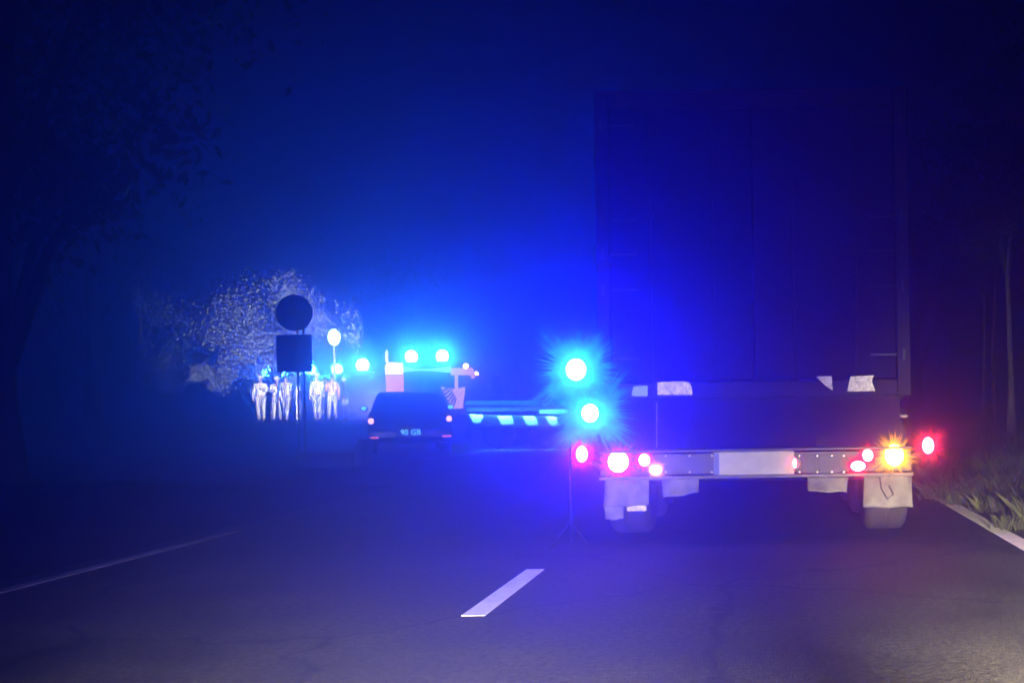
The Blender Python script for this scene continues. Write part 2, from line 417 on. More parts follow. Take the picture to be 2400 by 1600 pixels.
# lamp beam: top ledge, web with plates, bottom lip
zt = T(1780, 1053)[2]; zb = T(1780, 1116)[2]
bw0, bw1 = -1.27, 1.27
part_box('lamp_beam', (0, .05, (zt + zb) / 2), (2.54, .05, zt - zb - .05), 'grey_steel', tr, .004)
part_box('beam_ledge', (0, .015, zt), (2.54, .13, .022), 'grey_steel', tr, .005)
part_box('beam_lip', (0, .01, zb + .004), (2.55, .12, .026), 'lip_steel', tr, .006)
for s in (-1, 1):
    part_box('beam_bracket', (s * .55, .16, (zt + zb) / 2 + .06), (.10, .14, .30), 'dark_steel', tr)
for px0, px1 in ((1578, 1610), (1622, 1664), (1880, 1912), (1920, 1968)):
    a, b_ = T(px0, 1066), T(px1, 1108)
    part_box('web_plate', ((a[0] + b_[0]) / 2, .0205, (a[2] + b_[2]) / 2), (b_[0] - a[0], .006, a[2] - b_[2]), 'grey_steel', tr, .002)
for px in (1560, 1616, 1668, 1874, 1916, 1950, 1978):
    for py in (1068, 1106):
        p = T(px, py); MB().lathe([(-.012, .007), (0, .009), (.002, .009)], (p[0], .024, p[2]), 'y', 8).build('bolt', 'bare_steel', tr)
# number plate
a, b_ = T(1672, 1059), T(1862, 1111)
pl = part_box('number_plate', ((a[0] + b_[0]) / 2, -.002, (a[2] + b_[2]) / 2), (b_[0] - a[0], .008, a[2] - b_[2]), 'plate_white', tr, .003)
part_box('country_band', (a[0] + .024, -.0075, (a[2] + b_[2]) / 2), (.044, .002, a[2] - b_[2] - .012), 'plate_blue', pl)
# lamps: black housing + glowing lens
def lamp(px, py, rx, rz, m, parent=tr, dy=-.03, housing=True, name='tail_lamp', fin=None):
    p = T(px, py)
    if housing:
        hs = MB().lathe([(.0, max(rx, rz) * 1.22), (-.035, max(rx, rz) * 1.22), (-.035, max(rx, rz) * 1.02), (-.02, max(rx, rz) * 1.0)], (p[0], .03, p[2]), 'y', 20)
        h = hs.build(name, 'black_plastic', parent)
    else: h = parent
    if fin:
        rr0 = (rx + rz) / 2
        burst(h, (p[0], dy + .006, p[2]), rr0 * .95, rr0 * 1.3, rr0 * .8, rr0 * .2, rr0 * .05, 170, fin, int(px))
    return MB().ball((p[0], dy, p[2]), (rx, .026, rz), 12, 8).build('lens', m, h, smooth=True)
lamp(1450, 1081, .082, .085, 'lamp_warm', fin='fin_red')
lamp(1511, 1077, .046, .050, 'lamp_brake', fin='fin_red')
lamp(1538, 1100, .046, .036, 'lamp_yellow', dy=-.04, fin='fin_amber')
lamp(2095, 1066, .080, .092, 'lamp_amber', fin='fin_amber')
lamp(2033, 1066, .044, .052, 'lamp_red', fin='fin_red')
lamp(2010, 1091, .060, .042, 'lamp_red', dy=-.04, fin='fin_red')
lamp(1863, 1085, .016, .040, 'lamp_red', dy=-.012)
# outline marker lamps on rubber stalks
for px, py, s in ((1365, 1063, -1), (2174, 1043, 1)):
    p = T(px, py); q = (s * 1.25, .05, p[2] - .12)
    st = MB().tube([q, (s * 1.30, .02, p[2] - .08), (p[0] * .99, 0, p[2] - .05), (p[0], 0, p[2])], [.03, .026, .022, .03], 8).build('marker_stalk', 'rubber', tr, smooth=True)
    MB().lathe([(.03, .045), (-.005, .05), (-.01, .045)], (p[0], 0, p[2]), 'y', 16).build('marker_lamp', 'black_plastic', st)
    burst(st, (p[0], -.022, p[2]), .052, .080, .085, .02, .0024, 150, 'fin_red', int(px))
    MB().ball((p[0], -.03, p[2]), (.048, .028, .068), 12, 8).build('lens', 'lamp_red_side', st, smooth=True)
# axles, wheels
WR = .50
for ky in (0.62, 1.93, 3.24):
    MB().tube([(-1.0, ky + .1, WR), (1.0, ky + .1, WR)], .07, 10).build('axle', 'dark_steel', tr)
    for s, px in ((-1, 1462), (1, 2091)):
        wx = T(px, 1200)[0] * (1 if ky < 1 else 1)
        wheel(tr, wx, ky + .1, WR, WR, .36, 'dark_steel')
# mudflaps: cloth-like sheets with a curled lower edge
def flap(name, pts, m, y0, wav=.018):
    q = [T(*p) for p in pts]                                        # 4 corners: tl tr br bl
    n, k = 9, 7; mb = MB()
    for j in range(k + 1):
        for i in range(n + 1):
            u, v = i / n, j / k
            x = (q[0][0] * (1 - u) + q[1][0] * u) * (1 - v) + (q[3][0] * (1 - u) + q[2][0] * u) * v
            z = (q[0][2] * (1 - u) + q[1][2] * u) * (1 - v) + (q[3][2] * (1 - u) + q[2][2] * u) * v
            z += .006 * math.sin(u * 9) * v
            y = y0 + wav * math.sin(u * 7 + 1.3 * v + y0 * 50) * v - .05 * v * v
            mb.v.append((x, y, z))
    for j in range(k):
        for i in range(n):
            a0 = j * (n + 1) + i; mb.f.append((a0, a0 + 1, a0 + n + 2, a0 + n + 1))
    o = mb.build(name, m, tr, smooth=True)
    so = o.modifiers.new('thick', 'SOLIDIFY'); so.thickness = .008
    return o
f1 = flap('mudflap', [(2030, 1116), (2143, 1116), (2144, 1192), (2026, 1192)], 'flap', .17)
cv = MB().tube([T(2066, 1118, .145), T(2070, 1148, .13), T(2084, 1172, .11), T(2098, 1160, .115), T(2088, 1140, .13)], .007, 6); cv.build('hanging_strap', 'rubber', f1)
f2 = flap('mudflap', [(1412, 1122), (1516, 1122), (1518, 1186), (1410, 1192)], 'flap', .17)
f3 = flap('mudflap', [(1410, 1190), (1456, 1190), (1458, 1220), (1414, 1221)], 'flap', .15)
flap('mudflap', [(1540, 1128), (1632, 1126), (1632, 1164), (1545, 1176)], 'flap', .40)
flap('mudflap', [(1897, 1126), (1998, 1126), (1992, 1163), (1898, 1160)], 'flap', .40)
part_box('flap_bracket', T(1487, 1195, .17), (.16, .02, .045), 'reflector', tr)
for s in (-1, 1):
    part_box('side_guard', (s * 1.2, 6.5, .62), (.03, 4.6, .34), 'dark_steel', tr, .01)
    part_box('landing_leg', (s * .6, 8.6, .55), (.12, .12, .95), 'dark_steel', tr)
    MB().prism([(.30, 1.00), (.45, 1.05), (.95, 1.06), (1.25, 1.02), (1.25, 1.0), (.95, 1.04), (.45, 1.03), (.30, .98)], s * 1.08 - .2, s * 1.08 + .2, 'x').build('mudguard', 'black_plastic', tr)

# ------------------------------------------------------------------ warning light stand beside the trailer
p1, p2 = P(1350, 866, 8.62), P(1383, 968, 8.66)
sx = P(1336, 1100, 8.75).x
ls = empty('warning_light_stand', (sx, 8.75, 0))
tag(ls, 'thin portable light stand with two dazzling blue warning lamps beside the trailer corner', 'light stand')
pole = MB().tube([(0, 0, .05), (0, 0, p1.z - .06)], [.010, .008], 8); pole.build('pole', 'dark_steel', ls, smooth=True)
for an in (90, 200, 340):
    MB().tube([(0, 0, .22), (.17 * math.cos(R(an)), .17 * math.sin(R(an)), .012)], .007, 6).build('leg', 'dark_steel', ls)
for p, r in ((p1, .078), (p2, .066)):
    lx, ly = p.x - sx, p.y - 8.75
    hd = MB().tube([(0, 0, p.z - .02), (lx * .5, ly * .5 + .02, p.z - .03), (lx, ly + .05, p.z)], .012, 6)
    hd.lathe([(.0, r * .95), (.05, r * .8), (.09, r * .35), (.09, .001)], (lx, ly + r * .75, p.z), 'y', 16)
    h = hd.build('lamp_head', 'black_plastic', ls, smooth=True)
    MB().ball((lx, ly, p.z), (r, r * .7, r * 1.08), 14, 9).build('lens', 'lamp_blue', h, smooth=True)
    burst(h, (lx, ly + .055, p.z), r, .20, .12, .17, .010, 230, 'fin_glare_teal', int(p.z * 1000))

# ------------------------------------------------------------------ dark car ahead on the left
CYv = 24.9; cx0 = P(963, 1060, CYv).x
car = empty('dark_car', (cx0, CYv, 0), R(19))
tag(car, 'dark blue hatchback with small round pinkish tail lamps, seen from behind', 'car')
def yz(prof): return prof
low = [(0.0, .30), (-.02, .55), (.03, .92), (.18, 1.0), (1.0, 1.0), (2.6, .98), (3.6, .86), (4.15, .70), (4.25, .45), (4.2, .26), (3.7, .22), (.4, .22)]
MB().prism(low, -.93, .93, 'x', inset=lambda u, v: .05 if v > .85 else (.06 if v < .3 else 0)).build('body', 'car_paint', car, bevel=.07, seg=3, smooth=True)
top = [(.12, .97), (.38, 1.33), (.75, 1.41), (1.7, 1.43), (2.2, 1.36), (3.0, .98)]
MB().prism(top, -.84, .84, 'x', inset=lambda u, v: .16 * max(0, (v - .97) / .46)).build('cabin', 'car_paint', car, bevel=.06, seg=3, smooth=True)
rw = MB().add([(-.66, .165, 1.06), (.66, .165, 1.06), (.56, .345, 1.315), (-.56, .345, 1.315), (-.66, .14, 1.06), (.66, .14, 1.06), (.56, .32, 1.315), (-.56, .32, 1.315)],
              [(4, 5, 6, 7), (0, 3, 2, 1), (0, 1, 5, 4), (1, 2, 6, 5), (2, 3, 7, 6), (3, 0, 4, 7)])
rw.build('rear_window', 'glass_dark', car)
for s in (-1, 1):
    sw = MB().add([(s * .835, .65, 1.02), (s * .835, 2.5, 1.02), (s * .755, 2.0, 1.34), (s * .75, .85, 1.34)], [(0, 1, 2, 3)])
    so = sw.build('side_window', 'glass_dark', car); so.modifiers.new('thick', 'SOLIDIFY').thickness = .012
part_box('bumper', (0, .0, .46), (1.84, .16, .22), 'car_paint', car, .05)
part_box('number_plate_recess', (0, -.085, .50), (.62, .02, .15), 'black_plastic', car, .004)
part_box('spoiler', (0, .33, 1.40), (1.2, .22, .035), 'car_paint', car, .012)
for s in (-1, 1):
    wheel(car, s * .80, .82, .32, .32, .21, 'bare_steel', False)
    wheel(car, s * .80, 3.42, .32, .32, .21, 'bare_steel', False)
    mr = MB().ball((s * 1.0, 2.35, 1.04), (.10, .07, .07), 10, 7).build('mirror', 'car_paint', car, smooth=True)
    MB().ball((s * 1.01, 2.28, 1.045), (.065, .012, .05), 8, 6).build('mirror_glass', 'cyan_glow' , mr, smooth=True)  # mirror is no lamp; its brightness is put in as glow
    tl = part_box('tail_lamp', (s * .82, -.01, .80), (.16, .06, .24), 'black_plastic', car, .02)
    MB().ball((s * .835, -.045, .77 if s < 0 else .79), (.062, .02, .066), 12, 8).build('lens', 'lamp_car_tail', tl, smooth=True)
    part_box('bumper_reflector', (s * .78, -.088, .40), (.20, .02, .036), 'reflector_glow', car, .008)  # reflector is no lamp; its shine is put in as glow
    hl = part_box('headlight', (s * .70, 4.16, .68), (.30, .10, .13), 'lamp_head', car, .03)
MB().ball((.40, .335, 1.20), (.028, .02, .045), 8, 6).build('rear_marker', 'lamp_mark', car, smooth=True)
def text_mesh(txt, size, m, parent, loc, rot, name='lettering', depth=.002):
    cu = bpy.data.curves.new(name, 'FONT'); cu.body = txt; cu.size = size; cu.extrude = depth; cu.align_x = 'CENTER'; cu.align_y = 'CENTER'
    to = bpy.data.objects.new(name, cu); COL.objects.link(to)
    bpy.context.view_layer.update()
    me = bpy.data.meshes.new_from_object(to.evaluated_get(bpy.context.evaluated_depsgraph_get()))
    bpy.data.objects.remove(to)
    me.materials.clear(); me.materials.append(M[m])
    o = bpy.data.objects.new(name, me); COL.objects.link(o); o.parent = parent; o.location = loc; o.rotation_euler = rot
    return o
text_mesh('90 GB', .17, 'cyan_glow', car, (0, -.099, .50), (R(90), 0, 0), 'plate_lettering')  # lettering glows by itself, its brightness put into the material
hb = spot('car_headlight_beam', (0, 0, 0), (0, 1, 0), 950000, 25, .7, (1, .95, .88), .08)
hb.parent = car; hb.location = (0, 4.4, .72); hb.rotation_euler = (Vector((-4.6, 24, 4.2)) - Vector((0, 4.4, .72))).to_track_quat('-Z', 'Y').to_euler()

# ------------------------------------------------------------------ vans
def van(name, loc, rz, L, W, HT, paint, facing, label, group=None, cat='van', lower=None):
    """van with its rear at y=0 and nose at y=L"""
    v = empty(name, loc, rz); tag(v, label, cat, group)
    zb = .32
    prof = [(0, zb), (0, HT * .93), (.10, HT), (L * .70, HT), (L * .80, HT * .93), (L * .90, HT * .62), (L * .985, HT * .52), (L, HT * .30), (L * .99, zb)]
    MB().prism(prof, -W / 2, W / 2, 'x', inset=lambda u, z: .09 * max(0, (z - HT * .5) / (HT * .5))).build('body', paint, v, bevel=.06, seg=3, smooth=True)
    zw0, zw1 = HT * .58, HT * .86
    for s in (-1, 1):                                               # rear windows
        w_ = MB().box((s * W * .225, -.012, (zw0 + zw1) / 2), (W * .36, .03, zw1 - zw0)); w_.build('rear_window', 'glass_dark', v, bevel=.02)
    part_box('door_seam', (0, -.004, (zb + HT * .9) / 2), (.018, .02, HT * .86 - zb), 'black_plastic', v)
    ws = MB().add([(-W * .43, L * .905 + .02, HT * .62), (W * .43, L * .905 + .02, HT * .62), (W * .39, L * .805 + .02, HT * .92), (-W * .39, L * .805 + .02, HT * .92)], [(0, 1, 2, 3)])
    wo = ws.build('windscreen', 'glass_dark', v); wo.modifiers.new('thick', 'SOLIDIFY').thickness = .02
    part_box('front_bumper', (0, L + .02, .45), (W * .98, .16, .30), 'black_plastic', v, .04)
    part_box('grille', (0, L + .0, HT * .36), (W * .5, .06, .22), 'black_plastic', v, .02)
    part_box('rear_bumper', (0, -.03, .42), (W * .98, .14, .22), 'black_plastic', v, .03)
    for s in (-1, 1):
        part_box('headlight', (s * W * .38, L + .0, HT * .38), (.26, .10, .20), 'plate_white', v, .03)
        part_box('tail_lamp', (s * W * .46, -.02, .85), (.10, .05, .40), 'red_paint', v, .015)
        sw = MB().add([(s * (W / 2 - .01), L * .62, HT * .60), (s * (W / 2 - .01), L * .86, HT * .60), (s * (W / 2 - .05), L * .78, HT * .87), (s * (W / 2 - .05), L * .62, HT * .87)], [(0, 1, 2, 3)])
        so = sw.build('side_window', 'glass_dark', v); so.modifiers.new('thick', 'SOLIDIFY').thickness = .04
        MB().tube([(s * W / 2, L * .83, HT * .64), (s * (W / 2 + .16), L * .82, HT * .66)], .02, 6).box((s * (W / 2 + .19), L * .82, HT * .70), (.10, .08, .30)).build('mirror', 'black_plastic', v)
        wheel(v, s * (W / 2 - .13), L * .17, .34, .34, .22, 'post_grey', False)
        wheel(v, s * (W / 2 - .13), L * .82, .34, .34, .22, 'post_grey', False)
    return v
def beacon(parent, loc, r, m='lamp_blue_far'):
    b0 = MB().lathe([(-.05, r * 1.15), (.0, r * 1.15), (.02, r)], (loc[0], loc[1], loc[2] - r * .9), 'z', 12).build('beacon', 'black_plastic', parent)
    MB().ball(loc, (r, r, r * 1.05), 10, 7).build('lens', m, b0, smooth=True)
def van_at(px0, px1, Y):
    a, b_ = P(px0, 960, Y), P(px1, 960, Y); return (a.x + b_.x) / 2, b_.x - a.x

# van A behind the left group of people
def parked_van(px0, px1, Y, HT, beacons, paint, label, yaw=180, L=4.8, m='lamp_blue_far', r=.27):
    x, w = van_at(px0, px1, Y); gz = ground_z(x, Y) + .03
    front = abs(yaw) > 90
    v = van('emergency_van', (x, Y + (L if front else 0), gz), R(yaw), L, min(2.1, max(1.75, w)), HT, paint, 1, label, 'emergency vans at the scene')
    v.rotation_euler = (0, 0, R(yaw))
    inv = Matrix.Rotation(-R(yaw), 4, 'Z')
    for bx, by in beacons:
        p = P(bx, by, Y + .9); q = inv @ (p - v.location)
        zz = q.z
        beacon(v, (q.x, q.y, max(q.z, HT + r * .95)), r, m)
    return v
parked_van(603, 681, 50, 1.95, [(627, 884), (661, 884)], 'white_paint', 'pale van at the far left with two cyan beacons behind three standing people', 180)
parked_van(722, 800, 52, 2.05, [(727, 896), (790, 866)], 'white_paint', 'pale van behind the lamp mast with one beacon at each end', 176)
parked_van(812, 886, 44, 1.95, [(850, 862)], 'body_blue', 'dusky violet van with a single round beacon left of the red-panelled van', 180)

# the rescue van with pink panels behind the dark car
VY2 = 33.0; xa, xb = P(905, 900, VY2).x, P(1092, 900, VY2).x
vw = xb - xa
rv = van('rescue_van', ((xa + xb) / 2, VY2, 0), 0, 5.4, vw, 2.32, 'body_blue', 0, 'rescue van with glowing pink rear panel, striped panel and twin cyan roof lamps', None)
def V(px, py, dy=0.0):
    p = P(px, py, VY2); q = p - rv.location; return Vector((q.x, q.y + dy, q.z))
def vplate(name, pts, m, dy, th=.02, parent=rv):
    mb = MB(); q = [V(*p) for p in pts]; mb.prism([(p.x, p.z) for p in q], dy - th, dy, 'y'); return mb.build(name, m, parent)
lb = MB().box((0, .35, 2.36), (vw * .92, .30, .06)); lb.build('light_bar', 'black_plastic', rv, bevel=.02)
for bx, by in ((957, 853), (1030, 856)):
    q = V(bx, by); beacon(rv, (q.x, .30, max(q.z, 2.54)), .19, 'lamp_blue_van')
vplate('upper_lamp_panel', [(903, 860), (910, 848), (946, 850), (947, 876), (905, 878)], 'lamp_panel_white', -.05)
vplate('tail_lamp_panel', [(905, 879), (947, 877), (948, 918), (936, 919), (908, 923)], 'lamp_tail_panel', -.05)
vplate('bar_lens', [(946, 858), (975, 864), (1010, 864), (1058, 858), (1058, 874), (1010, 869), (975, 869), (946, 872)], 'lamp_bar', -.04)
vplate('aerial', [(905, 848), (905, 826), (908, 819), (911, 826), (911, 848)], 'lamp_panel_white', -.06, .02)  # aerial is no lamp; its lit look is put in as glow
hp = vplate('striped_panel', [(1034, 906), (1068, 912), (1092, 906), (1086, 956), (1062, 958)], 'hatch_glow', -.05)  # light on the panel put into its surface as glow
for k in range(6):                                                  # slanting dark stripes on the panel
    t = k * 8
    vplate('stripe', [(1036 + t * .62, 915 + t * .95), (1039 + t * .62, 919 + t * .95), (1058 + t * .36, 911 + t * .55 - 3 + k), (1055 + t * .36, 908 + t * .55 - 3 + k)], 'stripe_red', -.072, .006, hp)
vplate('pillar', [(1067, 880), (1075, 880), (1075, 912), (1067, 912)], 'hatch_glow', -.05)  # glows like the panel, in place of light falling on it
ar = vplate('lamp_arm', [(1058, 862), (1108, 862), (1112, 870), (1114, 886), (1106, 887), (1105, 879), (1058, 879)], 'arm_glow', -.05)  # arm surface glows in place of the pink light on it
for bx, by, r in ((1096, 858, .075), (1121, 875, .055)):
    q = V(bx, by, -.11); MB().ball((q.x, -.20, q.z), (r, .06, r), 10, 7).build('lens', 'lamp_pink', ar, smooth=True)

# ------------------------------------------------------------------ flatbed with slanted stripes, parked crosswise
FYd = 27.2
fa, fb = P(1093, 1000, FYd), P(1352, 1000, FYd)
fl = empty('flatbed_truck', ((fa.x + fb.x) / 2, FYd, 0), 0)
tag(fl, 'flatbed recovery truck parked crosswise with pale blue deck rail and slanted white stripes', 'truck')
def FB(px, py, dy=0.0):
    q = P(px, py, FYd) - fl.location; return Vector((q.x, q.y + dy, q.z))
def fplate(name, pts, m, dy, th=.02, parent=fl, bevel=0):
    mb = MB(); q = [FB(*p) for p in pts]; mb.prism([(p.x, p.z) for p in q], dy - th, dy, 'y'); return mb.build(name, m, parent, bevel=bevel)
fw = (fb.x - fa.x) / 2
part_box('deck', (.35, 1.05, .98), (2 * fw + .7, 2.1, .10), 'body_blue', fl, .01)
fplate('deck_rail', [(1092, 944), (1097, 939), (1268, 938), (1261, 949), (1092, 948)], 'rail_glow', -.03, .06)  # rail is no lamp; its pale lit look is put in as glow
fplate('rear_rail', [(1272, 939), (1345, 941), (1345, 952), (1272, 951)], 'deck_blue', -.03, .05)
part_box('tool_box', FB(1300, 962, .2), (.75, .35, .22), 'deck_blue', fl, .02)
skirt = fplate('side_skirt', [(1096, 967), (1350, 974), (1350, 1003), (1104, 999)], 'body_blue', 0, .02)
fplate('skirt_ledge', [(1094, 964), (1350, 970), (1350, 976), (1094, 970)], 'deck_blue', -.17, .02)  # ledge also hides the added light strip behind it
fplate('fill_strip', [(1096, 966), (1348, 972), (1348, 974), (1096, 968)], 'fill_lamp', -.035, .12)  # unseen light added behind the ledge to brighten the stripes
for pts in ([(1101, 970), (1132, 970), (1133, 979), (1125, 992), (1111, 992)], [(1166, 974), (1198, 974), (1207, 995), (1176, 995)],
            [(1226, 975), (1254, 975), (1263, 996), (1236, 997)], [(1280, 976), (1303, 976), (1312, 998), (1292, 999)], [(1331, 977), (1343, 977), (1352, 1000), (1345, 1002)]):
    fplate('white_stripe', pts, 'reflector', -.024, .006, skirt)
for s in (0, 1):
    for px in (1165, 1420): wheel(fl, 0, 0, 0, .42, .26, 'post_grey', False)
for i, ch in enumerate([c for c in fl.children if c.name.startswith('tyre')]):
    px = (1165, 1420, 1165, 1420)[i]; ch.rotation_euler = (0, 0, R(90)); ch.location = (FB(px, 1010).x, .22 if i < 2 else 1.9, .42)
part_box('chassis_rail', (.6, .7, .72), (2 * fw + 2.2, .12, .22), 'dark_steel', fl)
part_box('chassis_rail', (.6, 1.5, .72), (2 * fw + 2.2, .12, .22), 'dark_steel', fl)
cab = [(fw + .75, .45), (fw + .75, 1.9), (fw + .95, 2.02), (fw + 1.75, 2.0), (fw + 2.25, 1.35), (fw + 2.5, 1.2), (fw + 2.55, .45)]
MB().prism(cab, .06, 2.04, 'y').build('cab', 'body_blue', fl, bevel=.06, seg=3, smooth=True)
MB().prism([(fw + 1.0, 1.25), (fw + 1.0, 1.82), (fw + 1.68, 1.82), (fw + 2.05, 1.25)], .03, .055, 'y').build('side_window', 'glass_dark', fl)

# ------------------------------------------------------------------ road sign on the left (seen from behind)
SYd = 22.0
sc_ = P(690, 733, SYd); rs = P(733, 733, SYd).x - sc_.x
sg = empty('road_sign', (sc_.x + .06, SYd, ground_z(sc_.x, SYd)))
tag(sg, 'round road sign above a square plate on thin twin posts, seen dark from behind', 'road sign')
gz = sg.location.z
for dx in (-.02, .10): MB().tube([(dx, .03, 0), (dx, .03, sc_.z - gz + .25)], .022, 8).build('post', 'post_grey', sg, smooth=True)
MB().lathe([(-.012, rs - .012), (-.012, rs), (.0, rs), (.0, .001)], (-.06, .0, sc_.z - gz), 'y', 40).build('round_plate', 'sign_back', sg)
a, b_ = P(648, 784, SYd), P(732, 871, SYd)
part_box('square_plate', ((a.x + b_.x) / 2 - sg.location.x, -.004, (a.z + b_.z) / 2 - gz), (b_.x - a.x, .012, a.z - b_.z), 'sign_back', sg, .003)
for z in (sc_.z - gz + .12, sc_.z - gz - .15, (a.z + b_.z) / 2 - gz): part_box('clamp', (.04, .02, z), (.20, .03, .04), 'post_grey', sg)

# reflective marker post beside the sign
mp = P(699, 975, 44); mpt = P(698, 913, 44)
mk = MB().box((0, 0, (mpt.z - mp.z) / 2), (.16, .05, mpt.z - mp.z + .3)); mko = mk.build('marker_post', 'band', loc=(mp.x, 44, mp.z), bevel=.02)
tag(mko, 'slim white marker post standing between the two groups of people', 'post')

# lamp mast
ml = P(783, 790, 47); mbase = ground_z(ml.x, 47)
mo = empty('lamp_mast', (ml.x, 47, mbase)); tag(mo, 'thin mast with a glowing white globe above the vans', 'lamp mast')
hgt = ml.z - mbase
MB().tube([(0, 0, 0), (0, 0, hgt * .5), (0, 0, hgt - .2)], [.06, .05, .045], 8).build('mast', 'white_paint', mo, smooth=True)
MB().lathe([(-.30, .045), (-.2, .09), (-.12, .12)], (0, 0, hgt), 'z', 12).build('collar', 'white_paint', mo, smooth=True)
MB().ball((0, 0, hgt), (.26, .26, .36), 12, 9).build('globe', 'lamp_flood', mo, smooth=True)
# far street lamp
fp = P(904, 757, 62); fz = 0
fo = empty('street_lamp', (fp.x, 62, 0)); tag(fo, 'far street lamp, a small white glint above the rescue van', 'street lamp')
MB().tube([(0, 0.3, 0), (0, .3, fp.z), (0, 0.1, fp.z + .12), (0, 0, fp.z + .1)], [.09, .06, .045, .04], 8).build('column', 'post_grey', fo, smooth=True)
MB().ball((0, -.05, fp.z), (.11, .2, .20), 10, 7).build('lamp_head', 'lamp_mark', fo, smooth=True)

# culvert headwall left of the dark car
cw = P(770, 1098, 20.5)
ce = empty('culvert_headwall', (cw.x, 20.5, 0)); tag(ce, 'low pale concrete headwall on the verge left of the dark car', 'low wall')
part_box('wall_slab', (0, 0, .12), (.95, .16, .32), 'concrete', ce, .02)
MB().prism([(.48, .0), (.66, .0), (.66, .50), (.58, .52), (.48, .28)], -.06, .5, 'y').build('wing_wall', 'concrete', ce, bevel=.015)

# ------------------------------------------------------------------ people
def skin(name, verts, edges, radii, mat_, parent, sub=1, root=0):
    me = bpy.data.meshes.new(name); me.from_pydata(verts, edges, []); me.update()
    o = bpy.data.objects.new(name, me); COL.objects.link(o)
    md = o.modifiers.new('skin', 'SKIN'); md.use_smooth_shade = True
    for i, r in enumerate(radii):
        sv = me.skin_vertices[0].data[i]; sv.radius = r if hasattr(r, '__len__') else (r, r); sv.use_root = (i == root)
    ss = o.modifiers.new('sub', 'SUBSURF'); ss.levels = sub; ss.render_levels = sub
    bpy.context.view_layer.update()
    m2 = bpy.data.meshes.new_from_object(o.evaluated_get(bpy.context.evaluated_depsgraph_get()))
    bpy.data.objects.remove(o); bpy.data.meshes.remove(me)
    m2.name = name; m2.materials.clear(); m2.materials.append(M[mat_])
    for p in m2.polygons: p.use_smooth = True
    oo = bpy.data.objects.new(name, m2); COL.objects.link(oo); oo.parent = parent
    return oo
def person(px, py, Y, rz, label, jacket='vest', hat='helmet', arm=0, stride=.1, h=1.76, legs='trousers'):
    b0 = P(px, py, Y); gz = ground_z(b0.x, Y) + .0
    p = empty('person', (b0.x, Y, gz), R(rz)); tag(p, label, 'person', 'people standing by the vans')
    s = h / 1.76
    J = {}
    def j(n, x, y, z): J[n] = (x * s, y * s, z * s)
    j('pel', 0, 0, .96); j('spi', 0, .01, 1.16); j('che', 0, .0, 1.36); j('nec', 0, 0, 1.50); j('hd0', 0, -.01, 1.58); j('hd1', 0, -.02, 1.68); j('hd2', 0, -.01, 1.75)
    for q, sg_ in (('l', -1), ('r', 1)):
        st = stride * sg_
        j('hip' + q, .10 * sg_, 0, .90); j('kne' + q, .11 * sg_, -.02 - st * .5, .50); j('ank' + q, .12 * sg_, .03 - st, .09); j('toe' + q, .14 * sg_, -.15 - st, .04)
        j('sho' + q, .19 * sg_, 0, 1.43)
        if arm and sg_ == arm:
            j('elb' + q, .26 * sg_, -.10, 1.20); j('wri' + q, .14 * sg_, -.30, 1.24); j('han' + q, .10 * sg_, -.37, 1.27)
        else:
            j('elb' + q, .25 * sg_, .03, 1.14); j('wri' + q, .25 * sg_, -.06, .90); j('han' + q, .24 * sg_, -.09, .81)
    names = list(J); ix = {n: i for i, n in enumerate(names)}
    E = [('pel', 'spi'), ('spi', 'che'), ('che', 'nec'), ('nec', 'hd0'), ('hd0', 'hd1'), ('hd1', 'hd2')]
    for q in 'lr': E += [('pel', 'hip' + q), ('hip' + q, 'kne' + q), ('kne' + q, 'ank' + q), ('ank' + q, 'toe' + q), ('che', 'sho' + q), ('sho' + q, 'elb' + q), ('elb' + q, 'wri' + q), ('wri' + q, 'han' + q)]
    RD = {'pel': (.15, .11), 'spi': (.14, .10), 'che': (.16, .11), 'nec': .055, 'hd0': .07, 'hd1': (.078, .095), 'hd2': .06, 'hip': .085, 'kne': .058, 'ank': .042, 'toe': .036, 'sho': .06, 'elb': .046, 'wri': .032, 'han': .036}
    rad = [RD.get(n, RD.get(n[:-1])) for n in names]
    body = skin('body', [J[n] for n in names], [(ix[a], ix[b]) for a, b in E], rad, 'skin', p, 1, ix['pel'])
    def sub(name, keep, ed, grow, m, par=p):
        ks = [n for n in names if n in keep]; id2 = {n: i for i, n in enumerate(ks)}
        rr = []
        for n in ks:
            r = RD.get(n, RD.get(n[:-1])); rr.append(tuple(x + grow for x in r) if hasattr(r, '__len__') else r + grow)
        return skin(name, [J[n] for n in ks], [(id2[a], id2[b]) for a, b in E if a in id2 and b in id2], rr, m, par, 1, 0)
    jk = sub('jacket', ['pel', 'spi', 'che', 'shol', 'shor', 'elbl', 'elbr', 'wril', 'wrir', 'nec'], E, .022, jacket)
    tr_ = sub('trousers', ['pel', 'hipl', 'hipr', 'knel', 'kner', 'ankl', 'ankr'], E, .022, legs)
    for z in (1.08, 1.26):
        MB().lathe([(-.025, .165), (.025, .165)], (0, 0, 0), 'z', 16).build('reflective_band', 'band', jk, smooth=True).location = (0, 0, z * s)
    for b in jk.children: b.scale = (1.12, .85, 1)
    for q, sg_ in (('l', -1), ('r', 1)):
        kx = J['kne' + q]; MB().lathe([(-.03, .085), (.03, .080)], (kx[0], kx[1], kx[2] - .12), 'z', 12).build('reflective_band', 'band', tr_, smooth=True)
        ak = J['ank' + q]; MB().box((ak[0] + .01 * sg_, ak[1] - .08, .05), (.10, .28, .10)).build('boot', 'boots', p, bevel=.03)
    hz = J['hd1']
